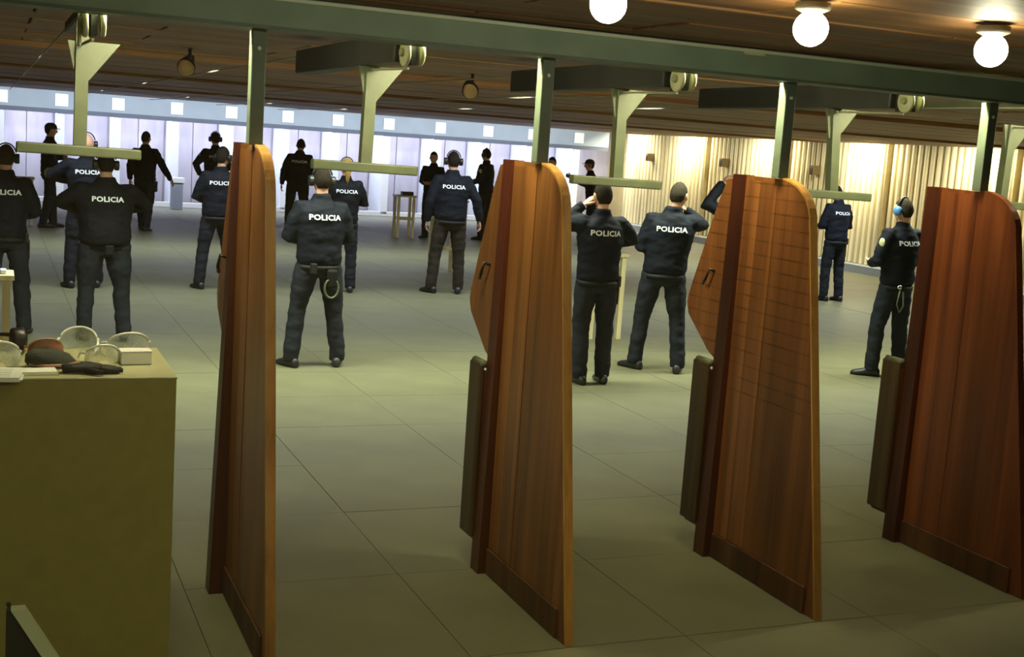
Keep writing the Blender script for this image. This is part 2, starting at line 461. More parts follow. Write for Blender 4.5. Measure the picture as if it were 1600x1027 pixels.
obj('base', box(-0.13, 0.13, -0.13, 0.13, 0, 0.62, 0.01), 'pedestal', ped)
obj('top', box(-0.16, 0.16, -0.15, 0.15, 0.62, 0.74, 0.01), 'fin', ped)

# ------------------------------------------------------------------ right wall: overlapping slatted panels
wall_right = struct(obj('wall_right', box(16.25, 16.5, 2, 32, 0, 2.7), 'slat_back'))
ENDS = [30.55, 26.2, 22.85, 19.55, 16.25, 12.9]
XF, XN = 16.10, 15.96
slb = bmesh.new()
loft(slb, [[Vector((0.0, -0.055, z)), Vector((-0.035, -0.045, z)), Vector((-0.05, -0.02, z)), Vector((-0.05, 0.02, z)), Vector((-0.035, 0.045, z)), Vector((0.0, 0.055, z))] for z in (0.16, 2.56)])
slme = bpy.data.meshes.new('slat'); bmesh.ops.recalc_face_normals(slb, faces=slb.faces); slb.to_mesh(slme); slb.free(); slme.materials.append(M['slat'])
for i in range(len(ENDS) - 1):
    yf, yn = ENDS[i], ENDS[i + 1]
    b = bmesh.new()
    vs_ = []
    for z in (0.14, 2.56):
        vs_.append([b.verts.new(p) for p in ((XF, yf, z), (XN, yn, z), (16.26, yn, z), (16.26, yf, z))])
    ring_faces(b, vs_[0], vs_[1]); b.faces.new(vs_[1]); b.faces.new(list(reversed(vs_[0])))
    p = obj('slat_panel', b, 'slat_back', wall_right)
    n = int(round((yf - yn) / 0.186))
    ang = math.atan2(XF - XN, yf - yn)
    for k in range(n):
        t = (k + 0.5) / n
        inst('slat', slme, p, (XF + (XN - XF) * t, yf + (yn - yf) * t, 0), (0, 0, -ang))
struct(obj('baseboard_right', box(15.66, 16.2, 2, 30.55, 0, 0.15), 'rwall_base'))
for (py, pz, nm) in ((28.9, 1.95, 'brown box on the slatted wall nearest the far corner'), (25.3, 1.95, 'brown box on the second slatted wall panel'),
                     (21.75, 1.93, 'brown box on the slatted wall beside the fourth target hanger'), (16.9, 1.90, 'brown box on the slatted wall at the right edge')):
    w = thing('wall_box', 'small ' + nm, 'wall box', (15.74, py, pz))
    obj('housing', box(0.08, 0.36, -0.06, 0.06, -0.10, 0.10, 0.01), 'wall_box', w)
    obj('cover', box(0.07, 0.08, -0.04, 0.04, -0.07, 0.05, 0.003), 'dark_wood', w)
struct(obj('wall_left', box(-3.2, -3.0, -1, 33, 0, 2.7), 'wall_plain'))
struct(obj('wall_back', box(-3.2, 17.5, -1.2, -1.0, 0, 2.7), 'wall_plain'))
struct(obj('wall_side', box(16.5, 16.7, -1.2, 3, 0, 2.7), 'wall_plain'))

# window of the viewing room the photograph was taken from
M['pane'] = bpy.data.materials.new('window_glass'); M['pane'].use_nodes = True
nt = M['pane'].node_tree; nt.nodes.clear()
_o = nt.nodes.new('ShaderNodeOutputMaterial'); _t = nt.nodes.new('ShaderNodeBsdfTransparent'); _t.inputs[0].default_value = (0.985, 1.0, 0.985, 1)
_g = nt.nodes.new('ShaderNodeBsdfGlossy'); _g.inputs['Roughness'].default_value = 0.0
_l = nt.nodes.new('ShaderNodeLayerWeight'); _l.inputs['Blend'].default_value = 0.5
_p = nt.nodes.new('ShaderNodeMath'); _p.operation = 'POWER'; _p.inputs[1].default_value = 5.0
_f = nt.nodes.new('ShaderNodeMath'); _f.operation = 'MULTIPLY_ADD'; _f.inputs[1].default_value = 0.9; _f.inputs[2].default_value = 0.04
nt.links.new(_l.outputs['Facing'], _p.inputs[0]); nt.links.new(_p.outputs[0], _f.inputs[0])
_m = nt.nodes.new('ShaderNodeMixShader')
nt.links.new(_f.outputs[0], _m.inputs[0]); nt.links.new(_t.outputs[0], _m.inputs[1]); nt.links.new(_g.outputs[0], _m.inputs[2]); nt.links.new(_m.outputs[0], _o.inputs[0])
win = struct(obj('window_1', box(-1.4, 3.4, 1.60, 1.606, 1.04, 2.46), 'pane'))
for nm, bx_ in (('frame_rail', (-1.46, 3.46, 1.57, 1.63, 0.98, 1.04)), ('frame_rail', (-1.46, 3.46, 1.57, 1.63, 2.46, 2.52)), ('frame_stile', (-1.46, -1.40, 1.57, 1.63, 1.04, 2.46)), ('frame_stile', (3.40, 3.46, 1.57, 1.63, 1.04, 2.46))):
    obj(nm, box(*bx_, 0.004), 'dark_wood', win)
struct(obj('wall_front', box(-3, 16.5, 1.55, 1.65, 0, 0.98), 'wall_plain'))

# ------------------------------------------------------------------ partitions
PX = [0.967, 2.19, 3.42, 4.63]
WHICH = ['nearest the olive cabinet', 'second from the olive cabinet', 'with painted-on reflection lines, third from the cabinet', 'reddest, at the right edge']
for i, px in enumerate(PX):
    wd = ['part_wood', 'part_wood', 'part_wood_reflect', 'part_wood_red'][i]
    t = thing('stall_partition', 'tall brown wooden stall partition ' + WHICH[i], 'partition', (px, 4.31, 0), 0, 'stall partitions')
    Y = lambda y: y - 4.31
    # main board, rounded near top corner, near edge leaning back; split into three boards along the range
    def edge(o):
        pts = [(Y(4.31 + o), 0.0), (Y(4.635 + o), 1.72)]
        for k in range(9):
            a = k / 8 * PI / 2
            pts.append((Y(4.64 + o + (0.27 - o) * (1 - math.cos(a))), 1.735 + (0.205 - o) * math.sin(a)))
        return pts
    b = bmesh.new(); prism_x(b, edge(0.008) + [(Y(5.20), 1.936), (Y(5.20), 0.0)], -0.018, 0.018)
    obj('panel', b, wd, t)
    # pale lipping along the near edge and the rounded corner
    b = bmesh.new()
    outer, inner = edge(0.0), edge(0.010)
    ra = [[b.verts.new((x, y, z)) for (y, z) in outer] for x in (-0.0195, 0.0195)]
    rb = [[b.verts.new((x, y, z)) for (y, z) in inner] for x in (-0.0195, 0.0195)]
    for k in range(len(outer) - 1):
        b.faces.new((ra[0][k], ra[0][k + 1], ra[1][k + 1], ra[1][k]))
        b.faces.new((ra[0][k], rb[0][k], rb[0][k + 1], ra[0][k + 1]))
        b.faces.new((ra[1][k], ra[1][k + 1], rb[1][k + 1], rb[1][k]))
    b.faces.new((ra[0][-1], rb[0][-1], rb[1][-1], ra[1][-1]))
    obj('edge_lipping', b, 'part_edge' if i < 3 else wd, t)
    # raised boards on the visible face
    for (ya, yb_) in ((4.92, 5.06), (5.06, 5.185)):
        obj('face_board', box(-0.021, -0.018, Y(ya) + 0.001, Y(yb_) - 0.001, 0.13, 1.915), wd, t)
    # kick board along the bottom
    obj('kick_board', box(-0.028, -0.018, Y(4.40), Y(5.19), 0.0, 0.125, 0.003), 'kick', t)
    # square post at the far end
    b = bmesh.new()
    x0, x1 = (-0.066, -0.034) if i else (-0.086, -0.030)
    loft(b, [[Vector((xl, Y(5.19), z)), Vector((0.03, Y(5.19), z)), Vector((0.03, Y(5.285), z)), Vector((xl, Y(5.285), z))] for xl, z in ((x0, 0.0), (x1, 1.938))])
    obj('post', b, 'dark_wood', t)
    # wing on the range side
    if i != 3:
        b = bmesh.new()
        wp = [(Y(5.28), 1.925), (Y(5.36), 1.91), (Y(5.42), 1.80), (Y(5.63), 1.30), (Y(5.645), 1.25), (Y(5.62), 1.19), (Y(5.40), 1.03), (Y(5.28), 0.98)]
        prism_x(b, wp, -0.018, 0.018, 0.004)
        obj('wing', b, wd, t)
        b = bmesh.new()                                        # dark hook on the wing
        tube(b, [(-0.02, Y(5.40), 1.44), (-0.05, Y(5.40), 1.45), (-0.055, Y(5.42), 1.40), (-0.045, Y(5.46), 1.37)], 0.008, 8)
        obj('hook', b, 'black_plastic', t, True)
    # folded-down shelf: two hinged boards hanging on the range side of the post
    if i:
        b = box(-0.080, -0.056, Y(5.29), Y(5.43), 0.15, 0.985, 0.008); fl = obj('shelf_flap', b, 'flap', t)
        b = box(-0.055, -0.030, Y(5.29), Y(5.42), 0.13, 0.95, 0.008); obj('shelf_leaf', b, 'dark_wood', t)
        b = bmesh.new(); tube(b, [(-0.055, Y(5.29), 0.985), (-0.055, Y(5.42), 0.985)], 0.018, 10); obj('hinge', b, 'carrier', fl, True)

# ------------------------------------------------------------------ overhead beam and its posts
bf = thing('overhead_frame', 'green-grey steel beam with posts standing on the partitions', 'beam', (0, 4.86, 2.385))
obj('beam', box(-2.9, 9.5, -0.05, 0.04, 0.0, 0.115, 0.004), 'beam', bf)
obj('lip', box(-2.9, 9.5, -0.062, -0.05, 0.097, 0.110), 'beam_lip', bf)
obj('lower_flange', box(-2.9, 9.5, -0.075, 0.065, -0.012, 0.0), 'steel', bf)
for px in PX + [5.84]:
    pxx = px - 0.015
    pst = obj('post', box(pxx - 0.028, pxx + 0.028, 0.03, 0.09, -0.45, -0.012, 0.004), 'steel', bf)
    b = bmesh.new(); disc(b, (pxx, 0.028, -0.08), (0, 1, 0), 0.008, 0.008, 10); obj('bolt', b, 'beam_lip', pst)
lp = obj('name_plate', box(-0.055, 0.055, -0.006, 0.0, -0.013, 0.013), 'label_plate', bf, loc=(3.13, -0.05, 0.1))

# ------------------------------------------------------------------ target carriers, one per lane
CX = [0.355, 1.605, 2.895, 4.19, 5.43]
TILT = [0.011, 0.017, -0.018, -0.075, 0.02]
CLAB = ['leftmost olive T-shaped target hanger, above the cabinet', 'olive T-shaped target hanger between first and second partition', 'olive T-shaped target hanger between second and third partition',
        'tilted olive T-shaped target hanger between third and fourth partition', 'olive T-shaped target hanger at the right edge']
for i, cx in enumerate(CX):
    t = thing('target_carrier', CLAB[i], 'target hanger', (cx, 5.6, 2.5), 0, 'target carriers under the beam')
    pl = obj('pulley', box(-0.012, 0.012, -0.62, -0.5, -0.20, 0.0), 'carrier_dark', t)
    for dx in (-0.032, 0.032):
        b = bmesh.new(); disc(b, (dx, -0.60, -0.15), (1, 0, 0), 0.058 if dx < 0 else 0.05, 0.018); fl = obj('flange', b, 'pulley', pl, True)
    b = bmesh.new(); disc(b, (-0.045, -0.60, -0.15), (1, 0, 0), 0.018, 0.02, 14); obj('hub', b, 'pulley_hub', pl)
    if i in (1, 2, 3):
        obj('rail_box', box(-0.05, 0.05, -0.50, 1.35, -0.185, -0.06, 0.008), 'carrier_dark', t)
    else:
        obj('rail_box', box(-0.022, 0.022, -0.52, 1.0, -0.10, -0.05, 0.004), 'carrier', t)
    b = bmesh.new()
    tube(b, [(0.0, -0.55, -0.21), (0.0, 0.0, -0.20)], 0.006, 6)
    tube(b, [(-0.02, -0.5, -0.09), (-0.02, 20.0, -0.09)], 0.006, 6); obj('cable', b, 'cable', t)
    th = TILT[i]
    rotm = Matrix.Rotation(th, 4, 'Y')
    top = -0.06 if i == 0 else -0.185
    b = box(-0.026, 0.026, -0.02, 0.03, -0.64 - top, 0.0); hp = obj('hanger_post', b, 'carrier', t, loc=(0, 0, top), rot=(0, th, 0))
    b = box(-0.25, 0.25, -0.028, 0.028, -0.022, 0.022, 0.006); cb = obj('crossbar', b, 'carrier', t, loc=(-math.sin(th) * 0.0 + (-math.sin(th)) * (0.64 + top), 0, -0.645), rot=(0, 0.012, 0.03 if i == 0 else 0))
    b = bmesh.new(); prism_y(b, [(0.0, 0.0), (0.15, 0.0), (0.026, -0.16), (-0.026, -0.16), (-0.06, 0.0)], -0.006, 0.008)
    obj('gusset', b, 'carrier', t, loc=(0, 0.0, top if i else -0.19))
    if i == 0:
        b = bmesh.new(); tube(b, [(-0.05, -0.58, -0.02), (-0.05, -0.58, -0.24)], 0.008, 8); obj('strut', b, 'pulley', t)

# ------------------------------------------------------------------ globe lamps under the near ceiling
LX = [(0.92, 'off'), (1.64, 'leftmost'), (2.345, 'middle'), (3.07, 'rightmost')]
for lx, nm in LX:
    t = thing('globe_lamp', ('glowing white globe lamp on the plank ceiling, %s of those in view' % nm) if nm != 'off' else 'white globe lamp on the plank ceiling, out of view towards the cabinet', 'lamp', (lx, 3.3, 2.5), 0, 'globe lamps on the ceiling')
    b = bmesh.new(); tube(b, [(0, 0, 0.0), (0, 0, -0.02), (0, 0, -0.03)], [0.055, 0.055, 0.03], 20); obj('ceiling_plate', b, 'lamp_metal', t, True)
    b = bmesh.new(); ball(b, (0, 0, -0.078), 0.054, 0.054, 0.054, 20, 14); obj('globe', b, 'lamp_glow', t, True)

# ------------------------------------------------------------------ added unseen tubes behind the beam, one per lane, to brighten partition tops
for i, cx in enumerate(CX):
    t = thing('fill_tube', 'added unseen fill light tube behind the beam over stall ' + ['left of the first partition', 'between first and second partition', 'between second and third partition', 'between third and fourth partition', 'right of the last partition'][i], 'lamp', (cx + 0.285, 4.96, 2.5), 0, 'added fill tubes behind the beam')
    obj('housing', box(-0.22, 0.22, -0.025, 0.025, -0.03, 0.0, 0.003), 'beam', t)
    b = bmesh.new(); tube(b, [(-0.2, 0, -0.045), (0.2, 0, -0.045)], 0.013, 12); obj('tube', b, 'fill_tube_glow', t, True)

# ------------------------------------------------------------------ small ceiling spotlights over the range
for (sx, sy, lab) in ((1.26, 8.9, 'dim round spotlight hanging left of the first beam post'), (3.28, 8.75, 'dim round spotlight hanging between second and third hanger')):
    t = thing('spotlight', lab, 'spotlight', (sx, sy, 2.5))
    b = bmesh.new(); tube(b, [(0, 0, 0.01), (0, 0, -0.05), (-0.02, -0.03, -0.09)], 0.012, 8); obj('arm', b, 'black_plastic', t, True)
    b = bmesh.new(); tube(b, [(0.02, 0.10, -0.05), (-0.01, 0.03, -0.085), (-0.03, -0.05, -0.12)], [0.03, 0.045, 0.062], 16); obj('housing', b, 'black_plastic', t, True)
    b = bmesh.new(); ball(b, (-0.031, -0.054, -0.122), 0.058, 0.03, 0.056, 16, 10); obj('lens', b, 'spot_face', t, True)

# ------------------------------------------------------------------ olive cabinet and what lies on it
t = thing('cabinet', 'olive laminate cabinet with pale top at the left', 'cabinet', (-0.4, 4.78, 0))
obj('carcass', box(-1.1, 1.022, -0.30, 0.305, 0, 1.092, 0.004), 'olive', t)
obj('top', box(-1.10, 1.024, -0.302, 0.307, 1.092, 1.10, 0.002), 'olive_top', t)

ladder = thing('step_ladder', 'dark folded step frame with pale green slanted rail before the cabinet', 'step ladder', (0.05, 3.6, 0))
prof = [(-0.005, 0.0), (0.0, 0.605), (0.012, 0.605), (0.36, 0.0)]
b = bmesh.new(); prism_y(b, prof, 0.0, 0.03); obj('side_panel', b, 'carrier_dark', ladder)
b = bmesh.new(); prism_y(b, [(0.012, 0.612), (0.050, 0.612), (0.40, 0.0), (0.362, 0.0)], -0.012, 0.03); obj('front_rail', b, 'ladder_pale', ladder)
b = bmesh.new(); prism_y(b, [(0.0, 0.600), (0.012, 0.600), (0.36, 0.0), (0.32, 0.0)], 0.07, 0.09); obj('rear_rail', b, 'carrier_dark', ladder)
for z in (0.2, 0.4):
    x = 0.0 + (0.6 - z) * 0.57
    obj('step', box(x - 0.09, x, 0.03, 0.07, z - 0.02, z), 'carrier_dark', ladder)

def spectacles(label, loc, rz, frame='clear_frame', lens='clear', s=1.0):
    t = thing('safety_glasses', label, 'safety glasses', loc, rz, 'safety glasses on the cabinet')
    b = bmesh.new()                                            # one wrap-round lens, curved and upright
    n = 14; rows = []
    def arch(a): return 0.5 + 0.5 * math.cos(a * 1.0)
    for z, k in ((0.004, 0.93), (0.03, 1.0), (0.06, 0.98), (0.085, 0.86)):
        rows.append([Vector((0.078 * s * k * math.sin(a), -0.055 * s * k * math.cos(a) + 0.055 * s, (z * arch(a) if z > 0.01 else z) * s + (0.014 * s if z < 0.01 and abs(a) < 0.25 else 0)))
                     for a in [(-1 + 2 * i / n) * 1.35 for i in range(n + 1)]])
    vr = [[b.verts.new(p) for p in r_] for r_ in rows]
    for a, c in zip(vr[:-1], vr[1:]):
        for i in range(n): b.faces.new((a[i], a[i + 1], c[i + 1], c[i]))
    obj('lens', b, lens, t, True)
    b = bmesh.new()
    tube(b, [(0.069 * s * math.sin(a), -0.048 * s * math.cos(a) + 0.055 * s, 0.086 * arch(a) * s) for a in [(-1 + 2 * i / 12) * 1.35 for i in range(13)]], 0.0045 * s, 6)
    obj('brow_bar', b, frame, t, True)
    for sx in (-1, 1):
        b = bmesh.new(); tube(b, [(sx * 0.072 * s, 0.045 * s, 0.046 * s), (sx * 0.078 * s, 0.10 * s, 0.038 * s), (sx * 0.074 * s, 0.145 * s, 0.014 * s), (sx * 0.07 * s, 0.16 * s, 0.006)], [0.006 * s, 0.005 * s, 0.005 * s, 0.005 * s], 6)
        obj('temple', b, frame, t, True)
    return t
ZT = 1.1005
spectacles('clear safety glasses behind the white papers at the cabinet corner', (0.03, 4.66, ZT), 0.1, s=1.1)
spectacles('clear safety glasses with temples towards the camera, behind the amber glasses', (0.33, 5.07, ZT), 2.95, s=1.0)
spectacles('clear safety glasses left of the white box', (0.395, 4.72, ZT), 0.2, s=0.85)
spectacles('clear safety glasses behind the white box, rightmost', (0.50, 4.86, ZT), 0.1, s=1.1)
spectacles('amber tinted safety glasses beside the dark cap', (0.20, 4.85, ZT), 0.1, 'pink_brown', 'amber', 0.85)
b = box(-0.055, 0.055, -0.035, 0.035, 0, 0.045, 0.004)
wb = thing('card_box', 'small white card box on the cabinet among clear glasses', 'box', (0.505, 4.75, ZT), 0.05)
obj('carton', b, 'white_box', wb); obj('lid', box(-0.057, 0.057, -0.037, 0.037, 0.045, 0.052, 0.002), 'white_box', wb)
pp = thing('paper_stack', 'stack of white papers overhanging the cabinet front edge', 'papers', (-0.05, 4.50, ZT), -0.1)
for k in range(4):
    obj('sheet', box(-0.20 + 0.006 * k, 0.155 + 0.007 * math.sin(k * 2.1), -0.075 + 0.004 * k, 0.12, 0.0035 * k, 0.0035 * k + 0.003), 'paper', pp, rot=(0, 0, 0.03 * math.sin(k * 1.7)))
for k in range(5):
    obj('printed_row', box(-0.15, 0.12, -0.04 + 0.03 * k, -0.034 + 0.03 * k, 0.0136, 0.0142), 'paper_line', pp)
bk = thing('booklet', 'pale folded booklet under the clear glasses on the cabinet', 'booklet', (0.155, 4.555, ZT), 0.1)
obj('cover', box(-0.07, 0.07, -0.035, 0.05, 0.0, 0.003), 'label_plate', bk); obj('pages', box(-0.066, 0.066, -0.032, 0.047, 0.003, 0.013), 'paper', bk)
# dark cap, folded
cp = thing('folded_cap', 'dark olive folded cap lying on the cabinet', 'cap', (0.215, 4.70, ZT), 0.15)
b = bmesh.new(); loft(b, [ell((0, 0, 0.002), 0.085, 0.055), ell((-0.01, 0, 0.02), 0.088, 0.056), ell((-0.02, 0.005, 0.045), 0.075, 0.048), ell((-0.03, 0.01, 0.06), 0.045, 0.03)]); obj('crown', b, 'glove_olive', cp, True)
b = bmesh.new(); loft(b, [ell((0.08, -0.03, 0.004), 0.06, 0.05), ell((0.08, -0.03, 0.012), 0.058, 0.048)]); obj('peak', b, 'black_plastic', cp, True)
b = bmesh.new(); tube(b, [(-0.085, -0.02, 0.012), (-0.03, -0.058, 0.012), (0.04, -0.054, 0.012), (0.085, -0.02, 0.014)], 0.006, 6); obj('strap', b, 'pink_brown', cp, True)
def glove(label, loc, rz):
    t = thing('glove', label, 'glove', loc, rz, 'gloves on the cabinet')
    b = bmesh.new(); tube(b, [(-0.09, 0, 0.014), (-0.05, 0, 0.018), (0.0, 0, 0.02), (0.04, 0, 0.016)], [0.035, 0.032, 0.042, 0.036], 12, (Vector((0, 0, 1)), 0.42)); obj('palm', b, 'glove', t, True)
    for k, L in enumerate((0.07, 0.085, 0.08, 0.062)):
        y = -0.027 + 0.018 * k
        b = bmesh.new(); tube(b, [(0.03, y, 0.014), (0.06, y * 1.15, 0.014), (0.03 + L, y * 1.25, 0.010)], [0.011, 0.010, 0.008], 8); obj('finger', b, 'glove', t, True)
    b = bmesh.new(); tube(b, [(-0.01, -0.03, 0.014), (0.02, -0.055, 0.013), (0.045, -0.062, 0.011)], [0.013, 0.011, 0.009], 8); obj('thumb', b, 'glove', t, True)
glove('black glove at the cabinet front edge, beside the clear glasses', (0.33, 4.575, ZT), -0.05)
em = thing('ear_muffs', 'black shiny ear muffs at the back left of the cabinet', 'ear muffs', (0.03, 5.0, ZT), 0.2)
for sx in (-1, 1):
    b = bmesh.new(); disc(b, (sx * 0.075, 0, 0.045), (1, 0, 0), 0.044, 0.05, 18); obj('cup', b, 'black_plastic', em, True)
    b = bmesh.new(); disc(b, (sx * 0.102, 0, 0.05), (1, 0, 0), 0.02, 0.006, 12); obj('cap_badge', b, 'cuff_metal', em, True)
b = bmesh.new(); tube(b, [(0.09 * math.cos(a), 0.10 * math.sin(a) , 0.05) for a in [PI * k / 12 for k in range(13)]], 0.008, 6, None); obj('headband', b, 'black_plastic', em, True)

# ------------------------------------------------------------------ cream wooden stands beside the shooters
def stand(label, x, y, z, w=0.44, d=0.34, rz=0):
    t = thing('wooden_stand', label, 'stand', (x, y, 0), rz, 'cream wooden stands')
    obj('top', box(-w / 2, w / 2, -d / 2, d / 2, z - 0.035, z, 0.004), 'cream', t)
    for sx in (-1, 1):
        for sy in (-1, 1):
            obj('leg', box(sx * (w / 2 - 0.05) - 0.025, sx * (w / 2 - 0.05) + 0.025, sy * (d / 2 - 0.04) - 0.025, sy * (d / 2 - 0.04) + 0.025, 0, z - 0.035), 'cream', t)
    obj('rail', box(-w / 2 + 0.05, w / 2 - 0.05, -d / 2 + 0.03, -d / 2 + 0.05, z * 0.42, z * 0.42 + 0.05), 'cream', t)
    obj('rail', box(-w / 2 + 0.05, w / 2 - 0.05, d / 2 - 0.05, d / 2 - 0.03, z * 0.42, z * 0.42 + 0.05), 'cream', t)
    return t
stand('cream wooden stand with a small black case, in the far row', 7.80, 24.3, 0.86, 0.42)
c = thing('black_case', 'small black case on the far cream stand', 'case', (7.83, 24.25, 0.8605)); obj('body', box(-0.12, 0.12, -0.07, 0.07, 0, 0.05, 0.01), 'black_plastic', c); obj('lid', box(-0.12, 0.12, -0.07, 0.07, 0.051, 0.075, 0.008), 'boot', c)
stand('cream wooden stand half hidden by the man in dark brown trousers', 6.45, 18.0, 0.85)
stand('cream wooden stand in the far row left of the second partition', 9.08, 24.55, 0.8, 0.32)
stand('cream wooden stand beside the leftmost capped person in the far row', 0.52, 24.0, 0.86)
stand('cream wooden stand at the left edge behind the cabinet', -0.06, 9.35, 0.88)
c = thing('blue_case', 'blue and white plastic case on the stand at the left edge', 'case', (-0.02, 9.3, 0.8805)); obj('body', box(-0.13, 0.09, -0.08, 0.08, 0, 0.05, 0.01), 'blue', c); obj('lid', box(-0.13, 0.09, -0.08, 0.08, 0.05, 0.062, 0.004), 'blue', c); obj('latch', box(0.09, 0.13, -0.05, 0.05, 0.0, 0.03, 0.005), 'fin', c)
stand('cream wooden stand partly hidden by the person beside the second partition', 6.15, 12.0, 0.93)

# ------------------------------------------------------------------ people
PENDING = []          # garments and bodies to fuse into continuous surfaces in one evaluation
def fuse(name, bm, voxel, smooth, m, parent, fold=0.0, extra=None, seed=0):
    me = bpy.data.meshes.new(name)
    bmesh.ops.recalc_face_normals(bm, faces=bm.faces)
    bm.to_mesh(me); bm.free()
    o = bpy.data.objects.new(name, me)
    COL.objects.link(o); o.parent = parent
    md = o.modifiers.new('r', 'REMESH'); md.mode = 'VOXEL'; md.voxel_size = voxel; md.use_smooth_shade = True
    if smooth:
        sm = o.modifiers.new('s', 'SMOOTH'); sm.factor = 0.5; sm.iterations = smooth
    PENDING.append((o, m, fold, extra, seed))
    return o

HC = Vector((0, 0.012, 1.632))          # head centre for a 1.75 m figure
def head_point(u, k=1.0):
    x, y, z = u
    jaw = max(0.0, -z)
    px = 0.076 * x * (1 - 0.30 * jaw * (0.6 + 0.4 * max(0, y)))
    py = 0.098 * y * (1 - 0.10 * jaw if y > 0 else 1 - 0.28 * jaw)
    pz = 0.120 * z
    if y > 0: py -= 0.010 * (1 - abs(x)) * y
    def g(cx, cz, sx, sz): return math.exp(-((x - cx) / sx) ** 2 - ((z - cz) / sz) ** 2) if y > 0.2 else 0.0
    py += 0.026 * g(0, -0.20, 0.13, 0.16) + 0.012 * g(0, 0.0, 0.09, 0.16)        # nose
    py -= 0.009 * (g(0.36, 0.06, 0.17, 0.11) + g(-0.36, 0.06, 0.17, 0.11))          # eye sockets
    py += 0.006 * g(0, 0.26, 0.55, 0.12)                                             # brow
    py += 0.007 * g(0, -0.50, 0.22, 0.07) - 0.004 * g(0, -0.56, 0.2, 0.035) + 0.006 * g(0, -0.62, 0.2, 0.07)   # lips
    py += 0.013 * g(0, -0.88, 0.35, 0.16)                                            # chin
    return Vector((px * k, py * k, pz * k))
def head_mesh(bm, M4, n=28, m=22):
    rings = []
    for j in range(1, m):
        t = PI * j / m
        rings.append([M4 @ head_point((math.sin(t) * math.sin(2 * PI * i / n), math.sin(t) * math.cos(2 * PI * i / n), math.cos(t))) for i in range(n)])
    loft(bm, rings)
    for s in (-1, 1):                                                                # ears
        b2 = bmesh.new(); ball(b2, (0, 0, 0), 0.011, 0.021, 0.034, 10, 8)
        mm = M4 @ Matrix.Translation((s * 0.077, -0.008, -0.005)) @ Matrix.Rotation(s * -0.35, 4, 'Z')
        b2.transform(mm)
        tmp = bpy.data.meshes.new('t'); b2.to_mesh(tmp); b2.free(); bm.from_mesh(tmp); bpy.data.meshes.remove(tmp)
def hair_bm(M4, k=1.075, n=28, m=24, crop=0.0):
    bm = bmesh.new(); grid = {}
    def line(y):                                          # hairline: forehead, above the ears, nape
        if y > 0.40: z = 0.50
        elif y > 0.15: z = 0.16 + (0.50 - 0.16) * (y - 0.15) / 0.25
        elif y > -0.22: z = 0.16
        elif y > -0.55: z = -0.50 + (0.16 + 0.50) * (y + 0.55) / 0.33
        else: z = -0.50
        return z + crop
    rings = []
    for j in range(0, m + 1):
        t = PI * j / m * 0.72
        ring = []
        for i in range(n):
            a = 2 * PI * i / n
            y0 = math.cos(a)
            z = math.cos(t)
            zmin = line(y0)
            zz = max(z, zmin)
            kk = k if z > zmin + 0.02 else 1.0
            r_ = math.sqrt(max(0, 1 - zz * zz))
            ring.append(M4 @ head_point((r_ * math.sin(a), r_ * y0, zz), kk * (1 + (0.03 * noise.noise(Vector((math.sin(a) * 4, y0 * 4, zz * 5 + M4.translation.x * 9))) if kk > 1 else 0))))
        if j == 0:
            top = bm.verts.new(M4 @ head_point((0, 0, 1), k)); prev = None; continue
        vr = [bm.verts.new(p) for p in ring]
        if prev is None:
            for i in range(n): bm.faces.new((top, vr[i], vr[(i + 1) % n]))
        else: ring_faces(bm, prev, vr)
        prev = vr
    bmesh.ops.remove_doubles(bm, verts=bm.verts, dist=0.0006)
    return bm
def hand(bm, wrist, d, nrm, s, curl=0.45):
    d = Vector(d).normalized(); nrm = Vector(nrm); nrm = (nrm - d * nrm.dot(d)).normalized()
    lat = d.cross(nrm) * s                                                           # towards the thumb
    w = Vector(wrist)
    tube(bm, [w - d * 0.03, w + d * 0.01, w + d * 0.05, w + d * 0.092], [0.027, 0.031, 0.041, 0.038], 10, (nrm, 0.42))
    for k, L in enumerate((0.072, 0.082, 0.076, 0.058)):
        b0 = w + d * 0.085 + lat * (0.028 - 0.0187 * k)
        p = [b0]; a = curl * 0.6
        for f in (0.45, 0.32, 0.23):
            dd = d * math.cos(a) + nrm * math.sin(a)
            p.append(p[-1] + dd * L * f); a += curl
        tube(bm, p, [0.0095, 0.009, 0.008, 0.0065], 7)
    b0 = w + d * 0.025 + lat * 0.028
    tube(bm, [b0, b0 + d * 0.025 + lat * 0.026 + nrm * 0.006, b0 + d * 0.055 + lat * 0.032 + nrm * 0.016, b0 + d * 0.075 + lat * 0.026 + nrm * 0.022], [0.013, 0.0115, 0.010, 0.0075], 7)

